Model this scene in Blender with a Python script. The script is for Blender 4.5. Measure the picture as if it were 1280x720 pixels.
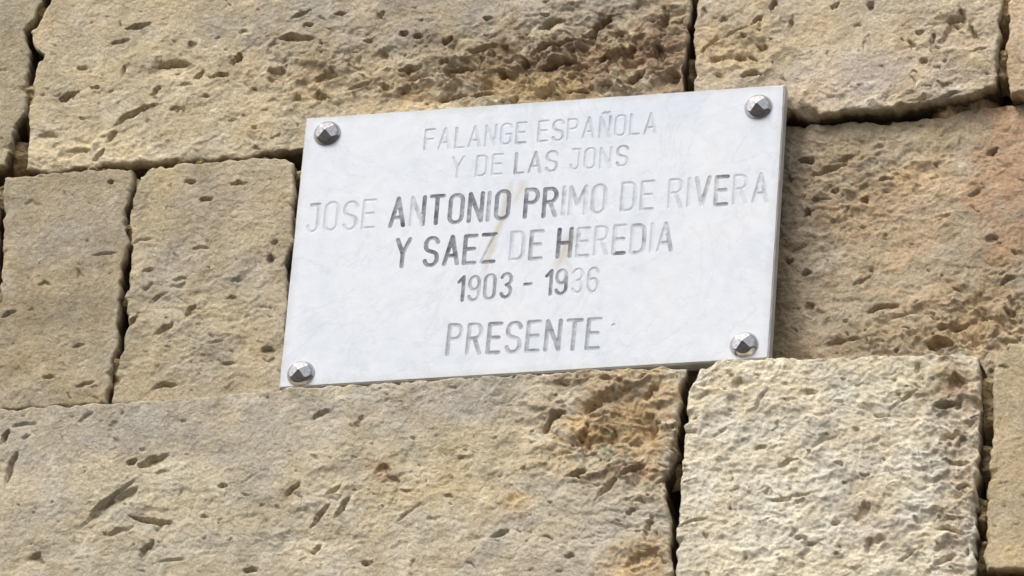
import bpy, math, random, time
import numpy as np
from mathutils import Vector, Matrix
from mathutils.geometry import delaunay_2d_cdt
T0 = time.time()
for o in list(bpy.data.objects): bpy.data.objects.remove(o)
scene = bpy.context.scene
COL = scene.collection
ZG = 5.25                      # height of the plaque's centre above the street

# ------------------------------------------------------------------ camera
CAM = np.array([1.64311969, -5.79747272, -3.65384629 + ZG])
YAW, PITCH, ROLL, F = 0.27889091, 0.53741611, 0.08209719, math.exp(9.08175354)
fw = np.array([-math.sin(YAW)*math.cos(PITCH), math.cos(YAW)*math.cos(PITCH), math.sin(PITCH)])
rt = np.array([math.cos(YAW), math.sin(YAW), 0.0]); up = np.cross(rt, fw)
RR = math.cos(ROLL)*rt + math.sin(ROLL)*up
UU = -math.sin(ROLL)*rt + math.cos(ROLL)*up
cd = bpy.data.cameras.new('camera'); cam = bpy.data.objects.new('camera', cd); COL.objects.link(cam)
cam.matrix_world = Matrix(((RR[0], UU[0], -fw[0], CAM[0]), (RR[1], UU[1], -fw[1], CAM[1]),
                           (RR[2], UU[2], -fw[2], CAM[2]), (0, 0, 0, 1)))
cd.sensor_width = 36; cd.lens = F/1280*36; cd.clip_end = 2000; cd.clip_start = .1
scene.camera = cam

def P(x, y, d=0.0):
    """where the wall plane at depth d is met by the line of sight traced at (x, y)"""
    v = fw + RR*(x-640)/F + UU*(360-y)/F
    t = (d - CAM[1])/v[1]
    p = CAM + t*v
    return np.array([p[0], p[2]])

# ------------------------------------------------------------------ light
SUN_EL, SUN_AZ = math.radians(50), math.radians(-28)      # azimuth from the wall's outward normal, towards the left
w = bpy.data.worlds.new('World'); scene.world = w; w.use_nodes = True
nt = w.node_tree; bg = nt.nodes['Background']
sk = nt.nodes.new('ShaderNodeTexSky'); sk.sky_type = 'NISHITA'; sk.sun_disc = False
sk.sun_elevation = SUN_EL
sdir = Vector((math.sin(SUN_AZ)*math.cos(SUN_EL), -math.cos(SUN_AZ)*math.cos(SUN_EL), math.sin(SUN_EL)))
sk.sun_rotation = math.atan2(sdir.x, sdir.y)
sk.dust_density = 6.0; sk.air_density = 1.0; sk.ozone_density = 1.0
hs = nt.nodes.new('ShaderNodeHueSaturation'); hs.inputs['Saturation'].default_value = .38      # thin bright overcast
nt.links.new(sk.outputs[0], hs.inputs['Color']); nt.links.new(hs.outputs[0], bg.inputs[0]); bg.inputs[1].default_value = 0.15
sl = bpy.data.lights.new('sun', 'SUN'); sl.energy = 0.9; sl.angle = math.radians(22); sl.color = (1, .985, .96)
sun = bpy.data.objects.new('sun', sl); COL.objects.link(sun)
sun.rotation_euler = sdir.to_track_quat('Z', 'Y').to_euler()
vs = scene.view_settings
vs.view_transform = 'Standard'; vs.look = 'None'; vs.exposure = 0.10; vs.gamma = 1; vs.use_curve_mapping = False
scene.render.engine = 'CYCLES'

# ------------------------------------------------------------------ helpers
def lin(r, g, b):
    f = lambda c: (c/255/12.92) if c/255 <= .04045 else ((c/255+.055)/1.055)**2.4
    return np.array([f(r), f(g), f(b)])

def link(name, me, parent=None, mat=None):
    o = bpy.data.objects.new(name, me); COL.objects.link(o)
    if parent is not None: o.parent = parent
    if mat is not None and me is not None and not me.materials: me.materials.append(mat)
    return o

def tag(o, label=None, cat=None, kind=None, group=None):
    for k, v in (('label', label), ('category', cat), ('kind', kind), ('group', group)):
        if v: o[k] = v
    return o

_rs = np.random.RandomState(7)
PERM = _rs.permutation(512); PERM = np.concatenate([PERM, PERM, PERM])
GA = _rs.rand(512)*2*np.pi; GX, GY = np.cos(GA).astype(np.float32), np.sin(GA).astype(np.float32)
def perlin(x, y, seed=0):
    x = x + seed*17.31; y = y - seed*9.77
    xi = np.floor(x).astype(np.int64); yi = np.floor(y).astype(np.int64)
    xf = (x-xi).astype(np.float32); yf = (y-yi).astype(np.float32)
    def g(ax, ay, dx, dy):
        h = PERM[(PERM[(xi+ax) & 511] + yi + ay + seed) & 511]
        return GX[h]*dx + GY[h]*dy
    u = xf*xf*xf*(xf*(xf*6-15)+10); v = yf*yf*yf*(yf*(yf*6-15)+10)
    a = g(0, 0, xf, yf); b = g(1, 0, xf-1, yf); c = g(0, 1, xf, yf-1); d = g(1, 1, xf-1, yf-1)
    return 1.5*((a+(b-a)*u) + ((c+(d-c)*u) - (a+(b-a)*u))*v)
def fbm(x, y, wl, seed, octv=4, gain=.5):
    s = 0; a = 1.0; f = 1/wl
    for k in range(octv):
        s = s + a*perlin(x*f, y*f, seed+k*3); a *= gain; f *= 2.03
    return s
def sst(a, b, x):
    t = np.clip((x-a)/(b-a), 0, 1); return t*t*(3-2*t)

# ------------------------------------------------------------------ materials
def mat_new(name):
    m = bpy.data.materials.new(name); m.use_nodes = True
    return m, m.node_tree, m.node_tree.nodes['Principled BSDF']

def stone_material():
    m, t, b = mat_new('limestone'); N = t.nodes; L = t.links
    b.inputs['Roughness'].default_value = .93
    b.inputs['Specular IOR Level'].default_value = .2
    at = N.new('ShaderNodeAttribute'); at.attribute_name = 'tint'
    tc = N.new('ShaderNodeTexCoord')
    def noise(sc, det, rough=.6, dist=0.):
        n = N.new('ShaderNodeTexNoise'); n.inputs['Scale'].default_value = sc; n.inputs['Detail'].default_value = det
        n.inputs['Roughness'].default_value = rough; n.inputs['Distortion'].default_value = dist
        L.new(tc.outputs['Object'], n.inputs['Vector']); return n
    def ramp(src, p0, c0, p1, c1):
        r = N.new('ShaderNodeValToRGB'); r.color_ramp.elements[0].position = p0; r.color_ramp.elements[1].position = p1
        r.color_ramp.elements[0].color = (*c0, 1); r.color_ramp.elements[1].color = (*c1, 1)
        L.new(src, r.inputs[0]); return r
    def mul(a, b_, f=1.0):
        x = N.new('ShaderNodeMix'); x.data_type = 'RGBA'; x.blend_type = 'MULTIPLY'; x.inputs[0].default_value = f
        L.new(a, x.inputs[6]); L.new(b_, x.inputs[7]); return x.outputs[2]
    n1 = noise(38, 5, .6, .6); r1 = ramp(n1.outputs[0], .3, (.86, .84, .80), .7, (1.18, 1.18, 1.18))
    n2 = noise(160, 4, .65, .4); r2 = ramp(n2.outputs[0], .32, (.88, .86, .83), .66, (1.14, 1.14, 1.14))
    n3 = noise(420, 2); r3 = ramp(n3.outputs[0], .34, (.90, .89, .87), .6, (1.12, 1.12, 1.12))
    c = mul(at.outputs['Color'], r1.outputs[0]); c = mul(c, r2.outputs[0]); c = mul(c, r3.outputs[0])
    L.new(c, b.inputs['Base Color'])
    bp = N.new('ShaderNodeBump'); bp.inputs['Strength'].default_value = .7; bp.inputs['Distance'].default_value = .0018
    nb = noise(330, 6, .7, .6); L.new(nb.outputs[0], bp.inputs['Height'])
    b2 = N.new('ShaderNodeBump'); b2.inputs['Strength'].default_value = .55; b2.inputs['Distance'].default_value = .0042
    nm = noise(118, 5, .62, 1.1); L.new(nm.outputs[0], b2.inputs['Height']); L.new(bp.outputs[0], b2.inputs['Normal'])
    L.new(b2.outputs[0], b.inputs['Normal'])
    return m
STONE = stone_material()

def simple_noise_mat(name, c0, c1, scale, rough=.9, metal=0, bump=0, bdist=.001):
    m, t, b = mat_new(name); N = t.nodes; L = t.links
    tc = N.new('ShaderNodeTexCoord'); n = N.new('ShaderNodeTexNoise'); n.inputs['Scale'].default_value = scale; n.inputs['Detail'].default_value = 6
    L.new(tc.outputs['Object'], n.inputs['Vector'])
    r = N.new('ShaderNodeValToRGB'); r.color_ramp.elements[0].color = (*c0, 1); r.color_ramp.elements[1].color = (*c1, 1)
    r.color_ramp.elements[0].position = .3; r.color_ramp.elements[1].position = .7
    L.new(n.outputs[0], r.inputs[0]); L.new(r.outputs[0], b.inputs['Base Color'])
    b.inputs['Roughness'].default_value = rough; b.inputs['Metallic'].default_value = metal
    if bump:
        bp = N.new('ShaderNodeBump'); bp.inputs['Strength'].default_value = bump; bp.inputs['Distance'].default_value = bdist
        L.new(n.outputs[0], bp.inputs['Height']); L.new(bp.outputs[0], b.inputs['Normal'])
    return m
MORTAR = simple_noise_mat('old_mortar', (.08, .055, .035), (.24, .18, .12), 90, .95, 0, .5, .003)
CHROME = simple_noise_mat('tarnished_chrome', (.48, .46, .46), (.72, .70, .70), 260, .2, 1.0)
PAVE = simple_noise_mat('street_paving', (.035, .032, .030), (.06, .056, .052), 3, .9)

# ------------------------------------------------------------------ traced surface marks
# (x, y, length, width, tilt in degrees, depth mm) of holes, nicks and hollows seen in the stones
PITS = {
 'upper_left': [(172,33,28,9,8,11),(150,52,20,6,15,5),(103,85,15,7,0,7),(84,120,22,11,25,14),(118,109,11,6,0,6),(215,86,46,30,0,4.5),
   (214,80,44,6,2,7),(248,94,16,8,30,8),(276,93,24,6,8,10),(296,73,17,11,40,14),(240,58,10,18,30,4),(195,114,14,7,45,8),(162,146,46,9,22,8),
   (180,136,22,8,15,9),(154,90,6,18,0,4),(222,135,18,7,0,4),(232,106,22,5,0,4),(258,120,12,6,0,4),(370,48,44,12,0,8),(350,92,22,26,60,6),
   (410,97,30,18,10,7),(372,125,12,8,0,6),(403,124,12,8,0,6),(426,18,16,6,0,6),(384,32,14,6,0,8),(375,20,26,6,20,6),(475,20,9,15,-20,6),(505,44,13,8,0,9),
   (522,45,15,7,0,8),(560,52,15,8,15,10),(610,24,11,9,0,8),(555,77,14,11,0,8),(462,50,14,6,20,6),(513,88,24,13,10,11),(480,68,10,10,0,5),
   (575,86,34,8,5,9),(600,62,40,9,10,8),(690,30,34,7,12,8),(752,30,26,15,35,13),(775,43,13,11,0,11),(735,43,18,8,0,9),(700,80,44,9,8,9),
   (757,72,15,6,0,12),(786,65,13,24,-20,10),(795,97,30,9,30,12),(825,70,12,34,10,8),(655,85,12,22,-20,8),(565,122,30,9,2,14),(603,119,26,7,0,10),
   (725,115,36,5,3,8),(690,58,50,10,10,7),(340,60,16,30,-20,3),(305,40,12,8,0,3),(60,170,26,8,0,4),(95,188,30,6,5,4),(140,170,18,10,50,6),
   (120,196,8,24,-40,7),(290,150,10,6,0,3),(318,160,10,6,0,3),(455,105,40,6,15,7),(480,112,10,16,-30,6),(630,95,10,14,0,8),(830,30,12,40,0,7),(842,95,14,20,0,7)],
 'upper_right': [(968,6,14,8,60,13),(945,26,24,5,35,8),(915,42,40,4,18,6),(888,55,26,4,35,5),(988,32,5,24,-8,6),(1045,7,14,6,40,7),(1088,7,8,13,20,9),
   (1080,55,4,22,0,3),(1072,31,11,5,0,3),(1155,76,12,9,0,9),(1166,56,6,30,0,8),(1192,34,42,22,40,6),(1204,24,7,30,10,7),(1218,42,8,26,20,7),(1226,62,20,5,5,5),
   (1142,58,8,22,25,6),(896,74,16,10,0,7),(925,72,14,9,0,7),(940,93,24,9,0,7),(905,25,12,8,0,5),(952,60,14,10,0,7),(880,15,8,14,0,5),(1190,118,30,5,15,5),(1150,124,34,5,5,5)],
 'left_slab': [(138,228,9,7,0,7),(130,317,32,4,2,4),(10,392,24,6,20,6),(55,355,13,8,0,4),(62,472,16,7,0,6),(98,432,16,5,10,4),(105,482,20,5,10,5),(40,255,22,14,0,2),(100,345,8,20,20,3)],
 'left_inner': [(238,227,15,7,0,8),(298,230,20,7,0,8),(258,250,20,8,8,8),(338,323,9,14,0,10),(343,303,8,8,0,7),(240,386,15,9,30,9),(205,412,26,8,30,8),
   (165,402,24,7,42,12),(335,437,14,8,0,8),(285,455,15,6,0,7),(205,482,30,8,5,10),(296,350,16,5,0,5),(225,350,18,6,10,5),(200,370,20,7,20,6),(250,310,20,5,0,4),
   (290,372,16,6,0,4),(178,300,24,5,10,4),(310,395,14,6,10,4),(186,338,14,6,10,5),(235,395,8,14,30,5),(270,430,20,5,10,4)],
 'behind_plaque': [(1007,202,18,7,0,9),(1035,212,38,8,15,10),(1045,239,9,9,0,11),(1082,250,9,12,-20,12),(1010,268,9,14,0,9),(986,226,9,14,0,7),(1008,341,12,9,0,8),
   (986,327,9,8,0,8),(1100,386,38,7,8,9),(1240,190,9,14,-40,11),(1240,298,15,12,0,7),(1175,430,34,14,0,13),(1060,264,12,6,40,5),(1018,232,20,18,0,4),(1055,200,30,4,12,4),(1105,225,20,5,10,6),
   (1130,395,34,5,12,4),(1000,310,20,5,20,5),(1080,350,30,5,25,5),(1010,385,12,18,-40,6),(1200,410,24,7,10,8),(1265,395,12,24,30,9),(1260,350,24,8,30,7),(1060,427,60,6,3,5),(1220,240,18,6,25,4),(1180,270,16,6,0,4)],
 'lower_left': [(165,578,15,9,15,11),(191,576,36,11,18,12),(278,608,13,8,0,9),(138,632,66,19,30,9),(140,620,60,6,32,8),(186,650,46,8,-12,12),(150,662,34,9,14,7),(185,686,30,13,52,9),
   (45,700,22,16,-30,8),(366,612,28,6,36,8),(400,518,24,8,20,7),(400,645,32,6,50,11),(424,640,18,5,55,10),(395,688,18,7,38,8),(312,712,22,8,0,10),(254,646,10,6,0,6),
   (415,615,26,7,34,8),(6,546,22,7,60,12),(12,590,52,9,72,10),(478,588,18,15,0,8),(492,600,16,7,-20,6),(430,632,28,7,58,9),(510,642,34,6,35,5),(625,667,26,6,25,10),
   (712,695,15,7,0,8),(458,705,16,7,0,10),(690,527,34,8,38,10),(700,517,16,9,0,12),(748,520,46,6,-3,8),(730,552,15,28,-10,8),(766,552,11,24,-15,8),(724,592,28,7,8,13),
   (760,610,36,8,42,9),(790,590,30,12,22,10),(815,487,28,10,42,9),(760,474,24,9,0,8),(811,658,7,28,-10,14),(735,565,8,30,-10,6),(110,520,26,6,25,4),(215,700,40,4,3,5),(205,590,18,5,0,4),
   (30,530,30,5,2,5),(33,546,14,7,15,5),(310,600,20,5,30,3),(540,650,20,7,0,4),(820,540,20,12,40,8),(790,640,16,10,30,6),(800,700,40,18,30,7),(448,528,8,22,-20,5),(140,535,10,20,-10,3)],
 'lower_middle': [(975,626,30,5,0,8),(1000,620,34,4,8,6),(1015,490,14,8,0,7),(1090,680,26,16,40,7),(1078,640,12,26,-30,7),(1196,478,22,20,0,9),(1185,505,34,6,10,8),(1190,545,30,6,10,8),
   (965,560,18,5,15,5),(900,540,24,4,30,4),(1200,580,26,7,-10,8),(1185,662,44,7,-15,9),(1205,610,16,14,0,8),(925,480,18,12,0,5),(1100,520,20,6,0,4),(1025,552,34,5,20,5),(1045,655,10,7,0,7),
   (1000,672,9,7,0,6),(1180,700,30,12,20,8),(1140,690,26,8,30,8),(1015,680,20,5,20,4),(860,540,20,6,0,5),(870,650,30,5,10,4),(950,500,30,4,60,4),(1130,500,40,5,30,4)],
}
ROUGH = {  # (x, y, radius x, radius y, gain) of broken, scaling areas
 'upper_left': [(750,75,135,62,2.7),(560,95,150,42,1.7),(400,85,90,50,.8),(230,100,110,50,.35),(90,190,120,25,.7),(300,185,120,18,.5)],
 'upper_right': [(925,60,65,50,1.1),(1190,45,55,42,.8),(1150,120,110,18,.8),(1040,115,60,16,.4)],
 'left_slab': [(60,470,100,40,.25)],
 'left_inner': [(250,400,110,90,.55),(170,240,18,60,.5)],
 'behind_plaque': [(1040,300,90,120,.55),(1240,400,80,70,1.4),(1150,420,120,30,.9),(1050,220,80,50,.6),(1180,200,100,60,.4)],
 'lower_left': [(775,520,95,65,2.6),(480,600,90,50,.5),(160,650,120,60,.5),(650,640,200,90,.35),(820,660,60,90,1.0),(500,480,300,20,.5),(380,660,80,50,.5)],
 'lower_middle': [(1040,590,260,170,.95),(1190,570,45,160,1.5),(900,480,70,40,.5)],
}
STAINS = {  # (x, y, rx, ry, colour, strength)
 'upper_left': [(560,20,330,45,(152,143,126),.7),(700,85,170,50,(132,104,74),.8),(120,190,120,25,(196,178,138),.6),(450,110,110,30,(166,142,104),.5),(470,62,190,45,(150,133,106),.55),(825,60,60,80,(138,114,88),.7),(160,60,120,60,(176,160,126),.4),(650,110,60,20,(190,168,120),.5)],
 'upper_right': [(1070,90,120,30,(190,172,152),.6),(920,60,60,50,(178,152,104),.5),(1040,30,100,40,(205,184,146),.5),(1190,60,60,40,(176,150,110),.4),(1180,100,40,25,(178,166,150),.5)],
 'left_slab': [(100,290,70,50,(180,166,142),.5),(50,420,90,70,(172,154,118),.4)],
 'left_inner': [(200,260,20,70,(200,180,132),.6),(190,480,60,20,(200,178,136),.4),(260,250,60,30,(186,160,130),.4),(230,320,60,40,(168,156,136),.4),(330,380,20,80,(180,158,124),.3)],
 'behind_plaque': [(1262,220,50,100,(178,138,104),.7),(1000,300,40,160,(140,122,98),.6),(1120,260,80,60,(186,152,110),.5),(1200,400,90,40,(188,156,112),.5),(1250,330,60,40,(150,128,96),.4),(1060,420,100,20,(150,130,100),.5)],
 'lower_left': [(765,515,85,58,(188,154,104),.8),(560,590,140,60,(198,176,132),.5),(150,530,200,40,(158,148,130),.6),(560,500,220,30,(166,156,138),.6),(480,590,20,16,(164,132,104),.5),(650,625,20,14,(220,182,118),.6),
                (200,610,90,30,(194,182,150),.5),(780,590,40,12,(150,112,80),.5),(800,700,50,25,(200,160,100),.6),(700,670,120,50,(178,166,146),.5),(330,560,60,40,(176,166,148),.4),(560,690,200,40,(200,182,148),.4)],
 'lower_middle': [(1195,480,30,30,(140,106,78),.7),(1200,600,24,120,(168,148,120),.6),(1080,460,160,20,(184,168,134),.4),(1080,650,40,30,(160,136,112),.4),(940,650,100,60,(198,188,162),.4),(1120,480,60,30,(186,176,140),.4)],
}

# ------------------------------------------------------------------ stones
def resample(poly, n):
    p = np.array(poly, float); d = np.r_[0, np.cumsum(np.hypot(*np.diff(p, axis=0).T))]
    t = np.linspace(0, d[-1], n)
    return np.stack([np.interp(t, d, p[:, 0]), np.interp(t, d, p[:, 1])], -1)

WALL = bpy.data.objects.new('stone_wall', None); COL.objects.link(WALL)
tag(WALL, 'weathered tan limestone ashlar wall of large blocks with dark open joints', 'wall')

def sheet_mesh(name, X, Y, Z, tint=None):
    n, m = X.shape
    co = np.stack([X, Y, Z], -1).reshape(-1, 3).astype(np.float32)
    idx = np.arange(n*m).reshape(n, m)
    q = np.stack([idx[:-1, :-1], idx[:-1, 1:], idx[1:, 1:], idx[1:, :-1]], -1).reshape(-1, 4)
    me = bpy.data.meshes.new(name)
    me.vertices.add(len(co)); me.vertices.foreach_set('co', co.ravel())
    me.loops.add(q.size); me.loops.foreach_set('vertex_index', q.ravel().astype(np.int32))
    me.polygons.add(len(q)); me.polygons.foreach_set('loop_start', np.arange(0, q.size, 4, dtype=np.int32))
    me.polygons.foreach_set('use_smooth', np.ones(len(q), bool))
    me.update(calc_edges=True)
    if tint is not None:
        a = me.color_attributes.new('tint', 'FLOAT_COLOR', 'POINT')
        c = np.concatenate([tint.reshape(-1, 3), np.ones((n*m, 1))], 1).astype(np.float32)
        a.data.foreach_set('color', c.ravel())
    return me

def stone(top, right, bottom, left, depth, colour, seed, key=None, res=.00125, rough=.25, d_sides=(None,)*4, edge=.0055, tilt=(0, 0), fine=1.0, bright=1.0, relief=1.0):
    """block whose face outline is four traced lines; top and bottom run left to right, left and right run top to bottom"""
    dd = [depth if d is None else d for d in d_sides]
    tp, rp, bp_, lp = [np.array([P(a, b, dd[i]) for a, b in s]) for i, s in enumerate((top, right, bottom, left))]
    wid = np.hypot(*(tp[-1]-tp[0])); hei = np.hypot(*(lp[-1]-lp[0]))
    nx = max(12, int(wid/res)); nz = max(12, int(hei/res))
    c00 = (tp[0]+lp[0])/2; c10 = (tp[-1]+rp[0])/2; c01 = (bp_[0]+lp[-1])/2; c11 = (bp_[-1]+rp[-1])/2
    def fix(p, a, b):
        p = p.copy(); p[0] = a; p[-1] = b; return p
    Tp = resample(fix(tp, c00, c10), nx); Bp = resample(fix(bp_, c01, c11), nx)
    Lp = resample(fix(lp, c00, c01), nz); Rp = resample(fix(rp, c10, c11), nz)
    s = np.linspace(0, 1, nx)[None, :, None]; t = np.linspace(0, 1, nz)[:, None, None]
    G = (1-t)*Tp[None] + t*Bp[None] + (1-s)*Lp[:, None] + s*Rp[:, None] \
        - ((1-s)*(1-t)*c00 + s*(1-t)*c10 + (1-s)*t*c01 + s*t*c11)
    X, Z = G[..., 0], G[..., 1]
    # distance to the outline
    dE = np.minimum(np.minimum(s[..., 0]*wid, (1-s[..., 0])*wid) + 0*t[..., 0], np.minimum(t[..., 0]*hei, (1-t[..., 0])*hei) + 0*s[..., 0])
    # ragged outline
    fall = np.exp(-dE/.012)
    X = X + fall*(.0026*fbm(X, Z, .018, seed+1, 3)); Z = Z + fall*(.0026*fbm(X, Z, .018, seed+2, 3))
    R = np.full(X.shape, rough, np.float32)
    for (x, y, rx, ry, g) in ROUGH.get(key, ()):
        c = P(x, y, depth); sx, sz = rx*.00086, ry*.00104
        R = R + g*np.exp(-(((X-c[0])/sx)**2+((Z-c[1])/sz)**2)*1.1) * (1+.5*perlin(X/.03, Z/.03, seed+5))
    R = np.clip(R, .05, 3.0)
    gz_ = (.78, 1.25, .95, 1.1)[seed % 4] if key != 'lower_middle' else .8
    wx = X + .007*fbm(X, Z, .022, seed+11, 2); wz = Z + .007*fbm(X, Z, .022, seed+12, 2)
    broad = fbm(X, Z, .16, seed+20, 3)
    mid = fbm(wx, wz*1.35, .026*gz_, seed+21, 5, .52)
    bill = np.abs(fbm(wx*.8+Z*.25, wz*1.6, .015*gz_, seed+31, 4, .55))
    # scaling: broken steps with sharp lips
    q = (fbm(wx, wz*1.3, .035*gz_, seed+41, 4, .55)+1.5)*3.2
    terr = (np.floor(q)+sst(.72, 1.0, q-np.floor(q)))/3.2 - 1.5
    fn = fbm(X, Z, .0055, seed+51, 3, .6)
    H = .0024*broad + relief*R*(.0020*mid + .0012*(bill-.3) + .0027*terr) + fine*(.00035 + .0004*np.minimum(R, 1))*fn
    # random small pocks
    pk = fbm(wx*.75, wz*1.5, .011, seed+61, 2, .5)
    dens = fbm(X, Z, .09, seed+62, 2)
    H = H - .0032*sst(.82, 1.02, pk+.16*dens+.10*np.minimum(R, 1.2))*(.5+np.minimum(R, 1.3))
    # traced marks
    for (x, y, ln, wd, ang, dp) in PITS.get(key, ()):
        c = P(x, y, depth)
        a = math.radians(ang+(4 if ang < 60 else 0)); px = P(x+math.cos(a), y-math.sin(a), depth)-c
        u0 = px/np.hypot(*px); v0 = np.array([-u0[1], u0[0]])
        L_ = max(ln, 5)/2*.00086; W_ = max(wd*.85, 4)/2*.00098; dp = dp*{'upper_left': 1.25, 'lower_left': .8, 'left_inner': .85}.get(key, 1.0)
        mk = (np.abs(X-c[0]) < (L_+W_)*2) & (np.abs(Z-c[1]) < (L_+W_)*2)
        if not mk.any(): continue
        xx = X[mk]-c[0]; zz = Z[mk]-c[1]
        zo = seed*13 + int(x*7+y*3) % 97
        jx = .42*fbm(X[mk], Z[mk], max(.006, L_*1.1), zo, 4); jz = .55*fbm(X[mk], Z[mk], max(.006, L_*.9), zo+5, 4)
        u = (xx*u0[0]+zz*u0[1])/L_ + jx; v = (xx*v0[0]+zz*v0[1])/W_ + jz + .35*u*u*math.sin(zo)
        r = (np.abs(u)**1.5+np.abs(v)**1.25)**.75
        # steep upper lip, gently rising floor
        prof = sst(1.25, .70, r)*(.50+.50*np.clip(v*.9+.25, -1, 1))*1.15
        rim = np.exp(-((r-1.3)/.22)**2)*.10
        H[mk] += -dp*.001*prof + .0012*rim*np.minimum(1, dp/8)
    # worn arris
    er = edge*(.55+.35*fbm(X, Z, .012, seed+80, 2)+2.6*sst(.35, 1.1, fbm(X, Z, .035, seed+81, 3))); er = np.clip(er, .0012, .03)
    k = np.clip(1-dE/er, 0, 1)
    H = H - er*.95*(1-np.sqrt(np.clip(1-k*k, 0, 1)))
    H = H*sst(0, .0015, dE) + (-er*.95+.0)*(1-sst(0, .0015, dE))
    cx, cz = X.mean(), Z.mean()
    Y = depth - H + tilt[0]*(X-cx) + tilt[1]*(Z-cz)
    # colour (real differences in the stone, iron stain, patina)
    base = lin(*colour)
    tint = np.ones(X.shape+(3,))*base
    for (x, y, rx, ry, c, g) in STAINS.get(key, ()):
        p = P(x, y, depth); sx, sz = rx*.00086, ry*.00104
        rr = np.sqrt(((X-p[0])/sx)**2+((Z-p[1])/sz)**2) + .55*fbm(X, Z, .04, seed+91, 4)
        m_ = (.85*g*sst(1.3, .45, rr+.28*fbm(X, Z, .011, seed+93, 3)))[..., None]
        tint = tint*(1-m_) + lin(*c)*m_
    n1 = fbm(X, Z, .07, seed+95, 5, .55)[..., None]; n2 = fbm(X, Z, .05, seed+97, 4)[..., None]
    tint = tint*(1+.13*n1)*(1+np.array([.04, 0, -.08])*n2)
    tint = tint*np.array([1.02, 1.09, 1.28])*bright
    # returns into the joints
    bk = [.0, .004, .012, .028, .075]
    def padcol(A, edgeA):  # add rows all round
        return A
    n, m = X.shape; b = len(bk)-1
    JOINT_SHADE = np.array([.135, .100, .068])      # shade painted into the joint faces: dark brown behind the arris on all sides
    def pad(A): return np.pad(A, ((b, b), (b, b)) + ((0, 0),)*(A.ndim-2), mode='edge')
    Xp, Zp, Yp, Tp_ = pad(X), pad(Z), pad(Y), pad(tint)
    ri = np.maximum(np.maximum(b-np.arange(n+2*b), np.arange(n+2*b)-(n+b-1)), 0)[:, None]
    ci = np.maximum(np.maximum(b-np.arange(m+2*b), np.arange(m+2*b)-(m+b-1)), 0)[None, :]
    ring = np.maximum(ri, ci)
    kb = np.clip((ring-.5)/1.5, 0, 1)[..., None]; Tp_ = Tp_*(1-kb)+JOINT_SHADE*kb
    back = np.array(bk)[ring]
    wob = .0016*fbm(Xp+Zp*.7, Yp+back, .012, seed+99, 2)*(ring > 0)
    sgx = (np.arange(m+2*b) >= m+b).astype(int)[None, :] - (np.arange(m+2*b) < b).astype(int)[None, :]
    sgz = (np.arange(n+2*b) < b).astype(int)[:, None] - (np.arange(n+2*b) >= n+b).astype(int)[:, None]
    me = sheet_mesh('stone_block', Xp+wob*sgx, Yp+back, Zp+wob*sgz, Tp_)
    me.materials.append(STONE)
    o = link('stone_block', me, WALL)
    return o

B_ = (180, 163, 130)
# --- blocks seen in the photograph; outlines traced on each block's own plane
stone([(-330,-168),(66,-190)], [(66,-190),(62,-60),(54,0),(44,20),(29,38),(37,62),(34,95),(33,130),(19,160),(8,206)], [(-330,232),(8,206)],
      [(-330,-168),(-330,232)], .020, (180,164,130), 1, rough=.12, bright=.9)
b1 = stone([(84,-190),(868,-240)], [(868,-240),(864,-60),(862,0),(856,50),(854,95),(850,146)], [(33,211),(60,214),(100,209),(128,205),(165,204),(200,202),(280,197),(345,189),(372,184),(600,166),(850,146)],
      [(84,-190),(74,-60),(62,2),(52,22),(38,40),(46,58),(52,66),(43,95),(37,122),(36,150),(37,165),(33,211)], .019, B_, 2, 'upper_left', rough=.25, bright=1.17)
stone([(884,-242),(1268,-262)], [(1268,-262),(1258,-60),(1252,0),(1248,60),(1243,108)], [(862,152),(985,139),(1040,140),(1085,137),(1120,132),(1175,124),(1212,118),(1243,108)],
      [(884,-242),(878,-60),(873,0),(868,40),(869,95),(862,152)], .0215, (194,176,144), 3, 'upper_right', rough=.22)
stone([(1280,-262),(1640,-280)], [(1640,-280),(1630,90)], [(1262,118),(1640,94)], [(1280,-262),(1266,-60),(1262,0),(1258,60),(1262,118)], .020, (196,172,136), 4, rough=.15)
stone([(-330,246),(-8,226)], [(-8,226),(-2,270),(-3,330),(-14,512)], [(-330,534),(-14,512)], [(-330,246),(-330,534)], .012, (182,166,132), 5, rough=.12)
stone([(4,221),(60,216),(120,211),(166,211)], [(168,211),(163,235),(155,262),(161,300),(152,335),(149,385),(147,430),(138,466),(133,501)], [(-8,513),(133,504)],
      [(4,221),(5,270),(3,330),(-4,420),(-8,510)], .004, (182,165,132), 6, 'left_slab', rough=.15, bright=.84, d_sides=(None, None, -.004, None), edge=.005)
stone([(178,213),(200,205),(270,202),(345,196),(364,203)], [(368,203),(369,235),(364,262),(366,300),(356,330),(358,360),(355,420),(349,492)], [(136,503),(250,497),(349,489)],
      [(177,213),(171,238),(163,262),(165,300),(162,345),(157,372),(160,392),(154,430),(144,466),(136,501)], .006, (182,166,134), 7, 'left_inner', rough=.22, bright=.95, d_sides=(None, None, -.004, None), edge=.005)
stone([(388,200),(985,156),(1060,153),(1110,152),(1165,147),(1215,136),(1290,126),(1640,104)], [(1640,104),(1636,410)], [(372,492),(858,462),(960,450),(1222,443),(1250,432),(1300,432),(1636,410)],
      [(388,200),(372,492)], .040, (180,162,130), 8, 'behind_plaque', rough=.25, bright=1.0, d_sides=(None, None, -.004, None))
stone([(-330,533),(-60,514),(131,503),(250,496),(345,485.5),(500,476.5),(700,464.5),(800,459),(857,459)], [(859,460),(849,492),(846,560),(831,596),(836,640),(839,720),(834,850)], [(-330,905),(832,850)],
      [(-330,533),(-330,905)], -.006, (184,170,140), 9, 'lower_left', rough=.22, bright=1.06)
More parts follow.
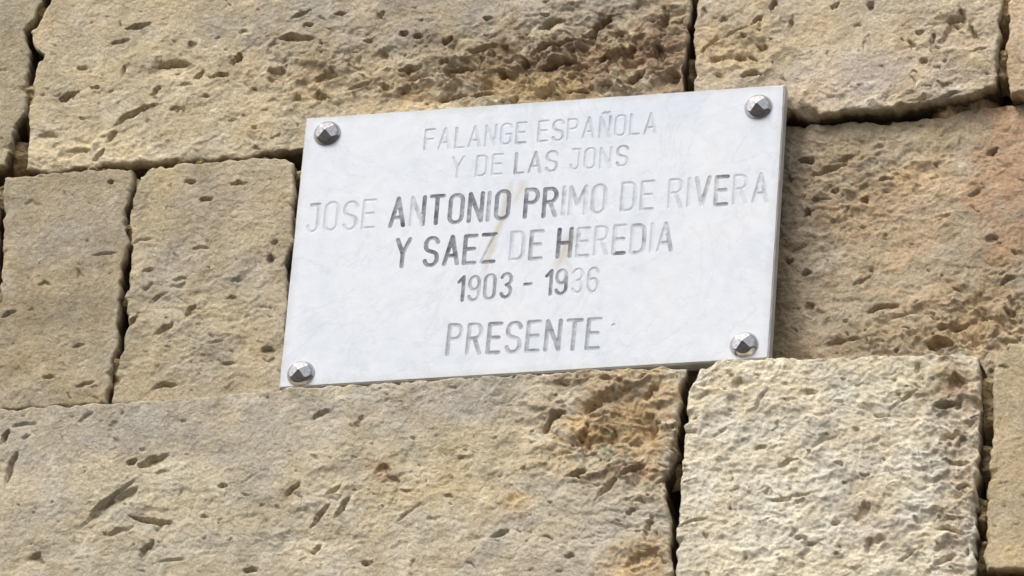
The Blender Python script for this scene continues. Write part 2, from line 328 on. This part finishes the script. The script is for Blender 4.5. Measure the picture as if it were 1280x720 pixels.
stone([(878,461),(900,450.5),(960,446),(1040,447),(1100,444),(1180,441),(1222,443)], [(1224,443),(1226,500),(1220,600),(1216,720),(1212,830)], [(842,849),(1210,830)],
      [(878,461),(860,488),(855,540),(851,600),(847,660),(844,720),(842,849)], -.012, (192,180,152), 10, 'lower_middle', rough=.35, edge=.006, fine=1.2, bright=1.3, relief=.68)
stone([(1242,449),(1262,428),(1300,430),(1640,408)], [(1640,408),(1640,690)], [(1232,712),(1300,710),(1640,690)], [(1242,449),(1240,540),(1235,600),(1231,712)],
      -.002, (190,170,132), 11, rough=.2, bright=.95)
stone([(1232,724),(1300,722),(1640,702)], [(1640,702),(1636,810)], [(1228,828),(1636,810)], [(1232,724),(1228,828)], -.006, (150,128,98), 12, res=.0025)
# --- neighbouring blocks just beyond the frame
def course(x0, y0, ends, h, depth, seed):
    """a further course of the same wall beyond the frame; ends are the joint positions, lines rise 3.8 degrees"""
    for i, (a, b) in enumerate(zip(ends[:-1], ends[1:])):
        ya = lambda x: y0 - .0655*(x-x0)
        sh = -.085*h
        stone([(a+6-sh*0, ya(a)), (b-6, ya(b))], [(b-6, ya(b)), (b-6+sh, ya(b)+h)], [(a+6+sh, ya(a)+h), (b-6+sh, ya(b)+h)], [(a+6, ya(a)), (a+6+sh, ya(a)+h)],
              depth+.004*((seed+i) % 3-1), (178+(seed*5+i*7) % 16, 162+(seed*5+i*7) % 14, 128+(seed*3+i*5) % 14), seed+i, res=.004)
course(-330, 920, [-330, 60, 520, 1010, 1640], 290, -.002, 40)
course(-310, -455, [-300, 260, 700, 1130, 1670], 262, .018, 50)

# --- mortar and rubble core behind the faces, showing in the joints
p0, p1 = P(-330, 1200, .02), P(1660, -420, .02)
xs = np.arange(p0[0]-.02, p1[0]+.02, .0028); zs = np.arange(p0[1], p1[1]+.05, .0028)
X, Z = np.meshgrid(xs, zs[::-1])
Y = .075 - .010*fbm(X, Z, .055, 300, 5, .55) - .008*sst(.25, .6, fbm(X, Z, .12, 310, 3))
me = sheet_mesh('mortar', X, Y, Z); me.materials.append(MORTAR)
tag(link('mortar', me, WALL), 'crumbling brown mortar deep in the joints')

# mortar still filling some joints: (polyline, half width px, depth)
def joint_fill(pts, hw, depth, seed):
    c = resample([P(x, y, depth) for x, y in pts], 60*len(pts)); n = len(c)
    tn = np.gradient(c, axis=0); tn /= np.hypot(*tn.T)[:, None]; nm = np.stack([-tn[:, 1], tn[:, 0]], -1)
    k = np.linspace(-1, 1, 19); W_ = (hw+4)*.0009
    X = c[:, 0][:, None] + nm[:, 0][:, None]*k*W_; Z = c[:, 1][:, None] + nm[:, 1][:, None]*k*W_
    end = np.minimum(np.linspace(0, 1, n), np.linspace(1, 0, n))[:, None]
    Y = depth + .006 + .010*k**2 - .007*fbm(X, Z, .016, seed, 4) + .03*np.clip(1-end/.25, 0, 1)**1.5
    tint = np.ones(X.shape+(3,))*lin(176, 158, 124)*(1+.25*fbm(X, Z, .01, seed+3, 3))[..., None]
    me = sheet_mesh('pointing', X[:, ::-1], Y[:, ::-1], Z[:, ::-1], tint[:, ::-1]); me.materials.append(STONE)
    return link('pointing', me, WALL)
FILL = [([(172,212),(167,240)], 9, .010), ([(167,240),(158,268)], 8, .012), ([(159,268),(163,300),(158,318)], 8, .008), ([(155,360),(158,384)], 9, .010), ([(149,430),(140,480),(134,500)], 8, .006),
        ([(36,88),(35,120),(34,152)], 8, .018), ([(27,162),(18,190),(12,212)], 11, .028), ([(60,214),(100,211),(150,206)], 5, .020), ([(200,203),(280,198)], 6, .019), ([(290,197),(345,191)], 5, .022),
        ([(1046,146),(1082,145),(1135,143)], 7, .044), ([(1150,138),(1200,128),(1250,119)], 9, .032),
        ([(1257,-60),(1256,0),(1252,40)], 8, .024), ([(1252,48),(1251,100)], 7, .026), ([(867,-60),(866,5)], 5, .030), ([(862,60),(861,100)], 5, .034),
        ([(1232,452),(1231,500),(1231,540)], 10, .002), ([(1229,540),(1228,600)], 9, .008), ([(1226,610),(1224,660)], 9, .003), ([(1224,660),(1222,720)], 8, .006),
        ([(369,206),(370,225)], 6, .014), ([(366,258),(366,306)], 7, .010), ([(360,350),(358,480)], 8, .012),
        ([(836,585),(845,600),(840,560)], 6, .012), ([(842,660),(842,700)], 6, .014), ([(0,222),(1,262)], 6, .010), ([(0,335),(-6,500)], 6, .006), ([(50,0),(46,20)], 6, .022)]
for i, (pts, hw, dp) in enumerate(FILL): joint_fill(pts, hw, dp, 400+i*7)

# ------------------------------------------------------------------ the plaque
PW, PH, PT = .50, .32, .015
PL = bpy.data.objects.new('marble_plaque', None); COL.objects.link(PL); PL.location = (0, 0, ZG)
tag(PL, 'white marble memorial plaque with worn engraved lettering and four metal screw caps', 'plaque')

def marble(name, paint):
    m, t, b = mat_new(name); N = t.nodes; L = t.links
    b.inputs['Roughness'].default_value = .48; b.inputs['Specular IOR Level'].default_value = .35
    tc = N.new('ShaderNodeTexCoord')
    def noise(sc, det, rough=.55, dist=0., vec=None):
        n = N.new('ShaderNodeTexNoise'); n.inputs['Scale'].default_value = sc; n.inputs['Detail'].default_value = det
        n.inputs['Roughness'].default_value = rough; n.inputs['Distortion'].default_value = dist
        L.new(vec or tc.outputs['Object'], n.inputs['Vector']); return n
    def ramp(src, *st):
        r = N.new('ShaderNodeValToRGB')
        while len(r.color_ramp.elements) < len(st): r.color_ramp.elements.new(.5)
        for e, (p, c) in zip(r.color_ramp.elements, st): e.position = p; e.color = (*c, 1)
        L.new(src, r.inputs[0]); return r.outputs[0]
    def mix(f, a, c, mode='MIX'):
        x = N.new('ShaderNodeMix'); x.data_type = 'RGBA'; x.blend_type = mode
        for sock, v in ((0, f), (6, a), (7, c)):
            if isinstance(v, (int, float)): x.inputs[sock].default_value = v
            elif isinstance(v, tuple): x.inputs[sock].default_value = (*v, 1)
            else: L.new(v, x.inputs[sock])
        return x.outputs[2]
    def mth(op, a, c=None):
        x = N.new('ShaderNodeMath'); x.operation = op
        for i, v in enumerate((a, c)):
            if v is None: continue
            if isinstance(v, (int, float)): x.inputs[i].default_value = v
            else: L.new(v, x.inputs[i])
        return x.outputs[0]
    n1 = noise(9, 5, .6, 1.2); col = ramp(n1.outputs[0], (.3, (.67, .72, .79)), (.5, (.725, .765, .825)), (.72, (.765, .785, .825)))
    n2 = noise(70, 4, .6, .5); col = mix(1.0, col, ramp(n2.outputs[0], (.35, (.95, .955, .955)), (.65, (1.02, 1.02, 1.02))), 'MULTIPLY')
    # soft grey blotches
    n4 = noise(28, 3, .6, .8); col = mix(ramp(n4.outputs[0], (.64, (0, 0, 0)), (.80, (.35, .35, .35))), col, (.56, .58, .62))
    n5 = noise(6, 5, .6, 2.2); col = mix(ramp(n5.outputs[0], (.485, (0, 0, 0)), (.5, (.22, .22, .22)), (.515, (0, 0, 0))), col, (.48, .50, .55))
    sq = N.new('ShaderNodeSeparateXYZ'); L.new(tc.outputs['Object'], sq.inputs[0])
    ex = mth('SUBTRACT', .25, mth('ABSOLUTE', sq.outputs[0])); ez = mth('SUBTRACT', .16, mth('ABSOLUTE', sq.outputs[2]))
    ed = mth('MINIMUM', ex, ez); ed = mth('ADD', ed, mth('MULTIPLY', mth('SUBTRACT', noise(60, 5, .7).outputs[0], .5), .022))
    gr = mth('MULTIPLY', mth('MAXIMUM', mth('SUBTRACT', 1.0, mth('DIVIDE', ed, .009)), 0.0), .35)
    gr = mth('MINIMUM', gr, .45); col = mix(gr, col, (.50, .47, .40))
    # rust-water streaks running down from the middle lines
    sp = N.new('ShaderNodeSeparateXYZ'); L.new(tc.outputs['Object'], sp.inputs[0])
    wob = mth('MULTIPLY', mth('SUBTRACT', noise(24, 3).outputs[0], .5), .016)
    for (x0, z0, x1, z1, wdt, g) in STREAKS:
        tt = mth('DIVIDE', mth('SUBTRACT', sp.outputs[2], z0), z1-z0)
        xc = mth('ADD', mth('MULTIPLY', tt, x1-x0), x0)
        dx = mth('ABSOLUTE', mth('SUBTRACT', mth('ADD', sp.outputs[0], wob), xc))
        a = mth('SUBTRACT', 1.0, mth('DIVIDE', dx, wdt)); a = mth('MAXIMUM', a, 0.0)
        e = mth('MULTIPLY', mth('MINIMUM', mth('MAXIMUM', mth('MULTIPLY', tt, 5.0), 0.0), 1.0), mth('MINIMUM', mth('MAXIMUM', mth('MULTIPLY', mth('SUBTRACT', 1.0, tt), 3.0), 0.0), 1.0))
        f = mth('MULTIPLY', mth('MULTIPLY', a, e), g)
        col = mix(f, col, (.50, .43, .30))
    if paint:
        at = N.new('ShaderNodeAttribute'); at.attribute_name = 'paint'
        nw = noise(150, 4, .65, .3)
        f = mth('ADD', at.outputs['Fac'], mth('MULTIPLY', mth('SUBTRACT', nw.outputs[0], .5), 1.0))
        nv = noise(55, 2, .5, .2); f = mth('ADD', f, mth('MULTIPLY', mth('SUBTRACT', nv.outputs[0], .56), 1.1))
        f = mth('MINIMUM', mth('MAXIMUM', f, 0.0), 1.0)
        f = mth('MULTIPLY', f, mth('MINIMUM', mth('MULTIPLY', at.outputs['Fac'], 4.0), 1.0))
        col = mix(f, mix(.17, col, (.47, .49, .54)), (.09, .095, .115))
        b.inputs['Roughness'].default_value = .75
    L.new(col, b.inputs['Base Color'])
    bp = N.new('ShaderNodeBump'); bp.inputs['Strength'].default_value = .35; bp.inputs['Distance'].default_value = .0012
    hb = mth('ADD', noise(45, 5, .6).outputs[0], mth('MULTIPLY', noise(400, 2).outputs[0], .25))
    L.new(hb, bp.inputs['Height']); L.new(bp.outputs[0], b.inputs['Normal'])
    return m

def Q(x, y):
    p = P(x, y, 0.0); return (p[0], p[1]-ZG)
STREAKS = []
for (xa, ya, xb, yb, wd, g) in ((642,222,600,352,.0055,.7), (655,222,640,262,.007,.5), (716,286,694,345,.010,.65), (622,300,606,340,.004,.4), (705,300,716,350,.004,.3)):
    a, c = Q(xa, ya), Q(xb, yb); STREAKS.append((a[0], a[1], c[0], c[1], wd, g))
MARBLE = marble('white_marble', False); PAINT = marble('worn_black_inlay', True)

# --- stroke lettering: condensed, square-shouldered capitals in a cell w wide and 1 high
def arc(cx, cy, rx, ry, a0, a1, n=7):
    return [(cx+rx*math.cos(math.radians(a0+(a1-a0)*i/n)), cy+ry*math.sin(math.radians(a0+(a1-a0)*i/n))) for i in range(n+1)]
def glyph(c):
    w = .50; r = .22; k = .22
    O = arc(w-r, 1-k, r, k, 0, 90)+arc(r, 1-k, r, k, 90, 180)+arc(r, k, r, k, 180, 270)+arc(w-r, k, r, k, 270, 360)+[(w, 1-k)]
    S = arc(w-r, .77, r, .23, 15, 90)+arc(r, .77, r, .23, 90, 180)+[(0, .74)]+arc(r, .72, r, .20, 200, 250, 3)+arc(w-r, .28, r, .20, 70, 20, 3)+arc(w-r, .23, r, .23, 0, -90)+arc(r, .23, r, .23, 270, 195)
    d = {
     'F': (.44, [[(0,0),(0,1)],[(0,1),(.44,1)],[(0,.52),(.36,.52)]]),
     'E': (.44, [[(0,0),(0,1)],[(0,1),(.44,1)],[(0,.52),(.38,.52)],[(0,0),(.44,0)]]),
     'L': (.42, [[(0,1),(0,0)],[(0,0),(.42,0)]]),
     'A': (.54, [[(0,0),(.27,1)],[(.27,1),(.54,0)],[(.10,.30),(.44,.30)]]),
     'N': (.50, [[(0,0),(0,1)],[(0,1),(.5,0)],[(.5,0),(.5,1)]]),
     'Ñ': (.50, [[(0,0),(0,1)],[(0,1),(.5,0)],[(.5,0),(.5,1)],[(.08,1.17),(.20,1.23),(.31,1.17),(.42,1.23)]]),
     'G': (.50, [arc(w-r,1-k,r,k,10,90)+arc(r,1-k,r,k,90,180)+arc(r,k,r,k,180,270)+arc(w-r,k,r,k,270,360)+[(w,.48)],[(w,.48),(.28,.48)]]),
     'S': (.50, [S]), 'O': (.50, [O]), '0': (.46, [[(x*.92, y) for x, y in O]]),
     'P': (.48, [[(0,0),(0,1)],[(0,1),(.26,1)]+arc(.26,.76,.22,.24,90,-90)+[(0,.52)]]),
     'R': (.48, [[(0,0),(0,1)],[(0,1),(.26,1)]+arc(.26,.76,.22,.24,90,-90)+[(0,.52)],[(.24,.52),(.48,0)]]),
     'D': (.50, [[(0,0),(0,1)],[(0,1),(.25,1)]+arc(.26,.74,.24,.26,90,0)+arc(.26,.26,.24,.26,0,-90)+[(0,0)]]),
     'Y': (.52, [[(0,1),(.26,.48)],[(.52,1),(.26,.48)],[(.26,.48),(.26,0)]]),
     'J': (.42, [[(.10,1),(.42,1)],[(.42,1)]+arc(.22,.22,.20,.22,0,-180)]),
     'I': (.0, [[(0,0),(0,1)]]),
     'M': (.62, [[(0,0),(0,1)],[(0,1),(.31,.35)],[(.31,.35),(.62,1)],[(.62,1),(.62,0)]]),
     'V': (.52, [[(0,1),(.26,0)],[(.26,0),(.52,1)]]),
     'Z': (.50, [[(0,1),(.5,1)],[(.5,1),(0,0)],[(0,0),(.5,0)]]),
     'H': (.50, [[(0,0),(0,1)],[(.5,0),(.5,1)],[(0,.5),(.5,.5)]]),
     'T': (.50, [[(0,1),(.5,1)],[(.25,1),(.25,0)]]),
     '1': (.22, [[(0,.78),(.22,1)],[(.22,1),(.22,0)]]),
     '9': (.46, [arc(.23,.72,.23,.28,0,360,14),[(.46,.72),(.46,.25)]+arc(.23,.23,.23,.23,0,-165)]),
     '6': (.46, [arc(.23,.28,.23,.28,0,360,14),[(0,.28),(0,.75)]+arc(.23,.77,.23,.23,180,15)]),
     '3': (.46, [arc(.23,.76,.23,.24,160,-90)+arc(.23,.26,.23,.26,90,-160)]),
     '-': (.30, [[(0,.5),(.3,.5)]]),
     '.': (.04, [[(0,.55),(.03,.58)]]),
    }
    return d[c]

# text, left end of baseline, right end of baseline, cap height px, wear of the black filling for each character (number or one per stroke)
LINES = [
 ("FALANGE ESPAÑOLA", (531,187.5), (819,166.5), 25, [.26,.24,.30,.14,.12,.2,(.25,.2,.3,.6),0,(.3,.2,.25,.4),.36,.1,.2,(.3,.2,.35,.3),.2,.26,.26]),
 ("Y DE LAS JONS", (565,222), (783,207.5), 24.5, [.16,0,.14,.16,0,(.55,.45),(.5,.45,.4),.48,0,.06,.12,.06,.4]),
 ("JOSE ANTONIO PRIMO DE RIVERA", (384,290), (958,251.5), 34, [(.3,.12),.10,.2,.22,0,(.8,.85,.8),(.14,.3,.85),.85,.8,(.8,.8,.8),.55,.82,0,.8,(.8,.75,.6),.3,(.14,.3,.3,.2),.22,0,.2,.2,0,.14,.1,(.25,.5),(.35,.85,.6,.7),.1,(.2,.25,.2)]),
 ("Y SAEZ DE HEREDIA", (494,334), (839,312.5), 33.5, [(.8,.75,.7),0,.85,.85,(.8,.75,.85,.75),(.85,.14,.85),0,.2,(.5,.5,.5,.55),0,(.85,.8,.85),(.3,.2,.2,.3),.12,(.25,.2,.3,.9),(.1,.4),.12,(.2,.45,.4)]),
 ("1903 - 1936", (572,376), (747,364), 29, [.8,(.5,.4),.65,.7,0,.75,0,.8,(.55,.75),.12,.2]),
 ("PRESENTE", (559,443), (747,434.5), 35, [(.42,.36),(.36,.42,.6),(.6,.56,.56,.62),.56,(.46,.42,.5,.4),(.58,.62,.58),(.62,.52),(.45,.42,.38,.45)]),
 (".", (764,423), (768,423), 28, [.3]),
]
letters = []   # (char, strokes in plaque metres, levels, half width)
for text, a, b, cap, lv in LINES:
    A, B = np.array(Q(*a)), np.array(Q(*b)); h = cap*.000955
    gap = .30; space = .40
    adv = []; x = 0
    for i, c in enumerate(text):
        if c == ' ': x += space; adv.append(None); continue
        adv.append(x); x += glyph(c)[0]+gap
    total = x-gap; Ls = np.hypot(*(B-A)); u = (B-A)/Ls; v = np.array([-u[1], u[0]])
    sx = Ls/total if text != '.' else h
    for i, c in enumerate(text):
        if c == ' ': continue
        gw, st = glyph(c); out = []; rs = random.Random(hash(text) if False else i*31+len(text))
        jx, jy = rs.uniform(-.0004, .0004), rs.uniform(-.0005, .0005)
        for s in st:
            out.append([tuple(A+u*((adv[i]+p[0])*sx+jx)+v*(p[1]*h+jy)) for p in s])
        l = lv[i]; l = list(l) if isinstance(l, tuple) else [l]*len(st)
        l = [q*(.62 if h < .025 else .92) for q in l]; letters.append((c, out, l, .0023 if h > .028 else .0019))

def seg_dist(px, pz, a, b):
    ax, az = a; bx, bz = b; dx, dz = bx-ax, bz-az; L2 = dx*dx+dz*dz+1e-12
    t = np.clip(((px-ax)*dx+(pz-az)*dz)/L2, 0, 1)
    return np.hypot(px-ax-t*dx, pz-az-t*dz)
def letter_field(L_, px, pz):
    c, st, lv, hw = L_; best = np.full(np.shape(px), 9.); lev = np.zeros(np.shape(px))
    for s, l in zip(st, lv):
        for a, b in zip(s[:-1], s[1:]):
            d = seg_dist(px, pz, a, b); k = d < best; best = np.where(k, d, best); lev = np.where(k, l, lev)
    return best, lev

pts = []; edges = []; vkey = {}; owner = []; centre = set()
def addv(p, own):
    k = (round(p[0], 6), round(p[1], 6))
    if k not in vkey: vkey[k] = len(pts); pts.append(Vector(p)); owner.append(own)
    return vkey[k]
bev = .0016
# front rim of the slab, slightly uneven
rim = []
def side(a, b, n):
    return [(a[0]+(b[0]-a[0])*i/n, a[1]+(b[1]-a[1])*i/n) for i in range(n)]
cs = [(-PW/2, -PH/2), (PW/2, -PH/2), (PW/2, PH/2), (-PW/2, PH/2)]
outer = side(cs[0], cs[1], 50)+side(cs[1], cs[2], 32)+side(cs[2], cs[3], 50)+side(cs[3], cs[0], 32)
rr = random.Random(4)
inner = [((x-math.copysign(bev*rr.uniform(.7, 1.6), x)) if abs(abs(x)-PW/2) < 1e-6 else x, (y-math.copysign(bev*rr.uniform(.7, 1.6), y)) if abs(abs(y)-PH/2) < 1e-6 else y) for x, y in outer]
ri = [addv(p, -1) for p in inner]
for i in range(len(ri)): edges.append((ri[i], ri[(i+1) % len(ri)]))
# support points so the face is made of fair triangles
for gx in np.arange(-.24, .241, .02):
    for gz in np.arange(-.15, .151, .02):
        if min(seg_dist(gx, gz, a, b) for L_ in letters for s in L_[1] for a, b in zip(s[:-1], s[1:])) > .004: addv((float(gx), float(gz)), -1)
for li, L_ in enumerate(letters):
    hw = L_[3]; allp = np.array([p for s in L_[1] for p in s]); g = .0008
    x0, z0 = allp.min(0)-hw-2*g; x1, z1 = allp.max(0)+hw+2*g
    gx = np.arange(x0, x1+g, g); gz = np.arange(z0, z1+g, g); GX_, GZ_ = np.meshgrid(gx, gz)
    D = letter_field(L_, GX_, GZ_)[0]-hw; D = np.where(np.abs(D) < 2e-5, 2e-5, D)
    ins = D < 0
    def ip(i0, j0, i1, j1):
        t = D[i0, j0]/(D[i0, j0]-D[i1, j1]); return (GX_[i0, j0]+t*(GX_[i1, j1]-GX_[i0, j0]), GZ_[i0, j0]+t*(GZ_[i1, j1]-GZ_[i0, j0]))
    for i in range(len(gz)-1):
        for j in range(len(gx)-1):
            c = (ins[i, j], ins[i, j+1], ins[i+1, j+1], ins[i+1, j]); n = sum(c)
            if n in (0, 4): continue
            cr = []
            for (ia, ja, ib, jb) in ((i, j, i, j+1), (i, j+1, i+1, j+1), (i+1, j+1, i+1, j), (i+1, j, i, j)):
                if ins[ia, ja] != ins[ib, jb]:
                    if (ia, ja) > (ib, jb): ia, ja, ib, jb = ib, jb, ia, ja
                    cr.append(addv(ip(ia, ja, ib, jb), li))
            for k in range(0, len(cr)-1, 2):
                if cr[k] != cr[k+1]: edges.append((cr[k], cr[k+1]))
    for s in L_[1]:
        for a, b in zip(s[:-1], s[1:]):
            n = max(1, int(math.hypot(b[0]-a[0], b[1]-a[1])/.0016))
            for q in range(n+1):
                centre.add(addv((a[0]+(b[0]-a[0])*q/n, a[1]+(b[1]-a[1])*q/n), li))
vo, eo, fo, ov, _, _ = delaunay_2d_cdt(pts, edges, [], 0, 1e-7)
V2 = np.array([tuple(v) for v in vo]); FT = np.array(fo)
deep = np.array([any(q in centre for q in o) for o in ov])
cen = V2[FT].mean(1)
tri_letter = np.full(len(FT), -1); tri_lev = np.zeros(len(FT))
for li, L_ in enumerate(letters):
    allp = np.array([p for s in L_[1] for p in s]); lo, hi = allp.min(0)-.003, allp.max(0)+.003
    k = np.where((cen[:, 0] > lo[0]) & (cen[:, 0] < hi[0]) & (cen[:, 1] > lo[1]) & (cen[:, 1] < hi[1]))[0]
    d, lv = letter_field(L_, cen[k, 0], cen[k, 1]); m_ = d < L_[3]
    tri_letter[k[m_]] = li; tri_lev[k[m_]] = lv[m_]
def area(F_):
    a, b, c = V2[F_[:, 0]], V2[F_[:, 1]], V2[F_[:, 2]]
    return ((b-a)[:, 0]*(c-a)[:, 1]-(b-a)[:, 1]*(c-a)[:, 0])
ar = area(FT); FT = np.where((ar < 0)[:, None], FT[:, ::-1], FT)
ok = np.abs(ar) > 1e-12

def sub_mesh(name, F_, depth_on):
    us, inv = np.unique(F_, return_inverse=True)
    vv = [(V2[u][0], (.0006 if (depth_on and deep[u]) else 0.0), V2[u][1]) for u in us]
    me = bpy.data.meshes.new(name); me.from_pydata(vv, [], inv.reshape(-1, 3).tolist()); me.update(); return me

# slab: engraved face, eased arris, sawn edges, back
face = FT[(tri_letter < 0) & ok]
us, inv = np.unique(face, return_inverse=True); inv = inv.reshape(-1, 3)
verts = [(V2[u][0], 0.0, V2[u][1]) for u in us]; faces = inv.tolist()
lut = {(round(v[0], 6), round(v[2], 6)): i for i, v in enumerate(verts)}
fr = [lut[(round(p[0], 6), round(p[1], 6))] for p in [tuple(V2[np.argmin(np.hypot(V2[:, 0]-q[0], V2[:, 1]-q[1]))]) for q in inner]]
n = len(outer)
o1 = len(verts); verts += [(x, bev*rr.uniform(.8, 1.4), z) for x, z in outer]
o2 = len(verts); verts += [(x, PT, z) for x, z in outer]
for i in range(n):
    j = (i+1) % n
    faces.append([fr[i], o1+i, o1+j, fr[j]]); faces.append([o1+i, o2+i, o2+j, o1+j])
faces.append([o2+i for i in range(n)])
me = bpy.data.meshes.new('slab'); me.from_pydata(verts, [], faces); me.update()
link('slab', me, PL, MARBLE)
# each engraved letter is a cut channel of its own
for li, L_ in enumerate(letters):
    sel = (tri_letter == li) & ok
    me = sub_mesh('letter', FT[sel], True)
    at = me.attributes.new('paint', 'FLOAT', 'FACE'); at.data.foreach_set('value', tri_lev[sel].astype(np.float32))
    link('letter', me, PL, PAINT)

# --- screw caps: round, faceted to a low square pyramid
def cap_mesh():
    R0 = .0143; Hc = .0120; rows = []; nA = 72; rads = np.r_[0, np.linspace(.06, .97, 20), 1.0]
    verts = []; faces = []
    for i, r in enumerate(rads):
        for k in range(nA):
            a = 2*math.pi*k/nA; x, z = r*math.cos(a), r*math.sin(a)
            pyr = .0090-.47*R0*(abs(x)**24+abs(z)**24)**(1/24)
            dome = (1-r)*R0*1.55
            verts.append((x*R0, -.0008+.0003*math.log(math.exp(-pyr/.0003)+math.exp(-dome/.0003)), z*R0))
    for k in range(nA):
        a = 2*math.pi*k/nA; verts.append((R0*math.cos(a), .0006, R0*math.sin(a)))
    nr = len(rads)+1
    for i in range(nr-1):
        for k in range(nA):
            a, b = i*nA+k, i*nA+(k+1) % nA
            faces.append((a, a+nA, b+nA, b))
    me = bpy.data.meshes.new('screw_cap'); me.from_pydata(verts, [], faces)
    import bmesh
    bm = bmesh.new(); bm.from_mesh(me); bmesh.ops.remove_doubles(bm, verts=bm.verts, dist=1e-5); bmesh.ops.recalc_face_normals(bm, faces=bm.faces)
    bm.to_mesh(me); bm.free()
    for p in me.polygons: p.use_smooth = True
    me.set_sharp_from_angle(angle=math.radians(24))
    me.materials.append(CHROME)
    return me
cm = cap_mesh()
for (x, y, rz, tl) in ((409,167,4,0), (948,134,-3,2), (376,467,8,0), (930,431,-5,1)):
    p = Q(x, y); o = link('screw_cap', cm, PL); o.location = (p[0], 0, p[1]); o.rotation_euler = (math.radians(tl), math.radians(rz), 0)

# ------------------------------------------------------------------ the street the wall stands on
xs = np.linspace(-60, 60, 40); ys = np.linspace(-60, 6, 24); X, Y = np.meshgrid(xs, ys)
me = sheet_mesh('ground', X, Y, 0*X+.01*fbm(X, Y, 6, 900, 2)); me.materials.append(PAVE)
me.flip_normals() if me.polygons[0].normal.z < 0 else None
tag(link('ground', me), kind='structure')
print('built in %.1f s' % (time.time()-T0), 'tris', sum(len(m.loops)-2*len(m.polygons) for m in bpy.data.meshes))
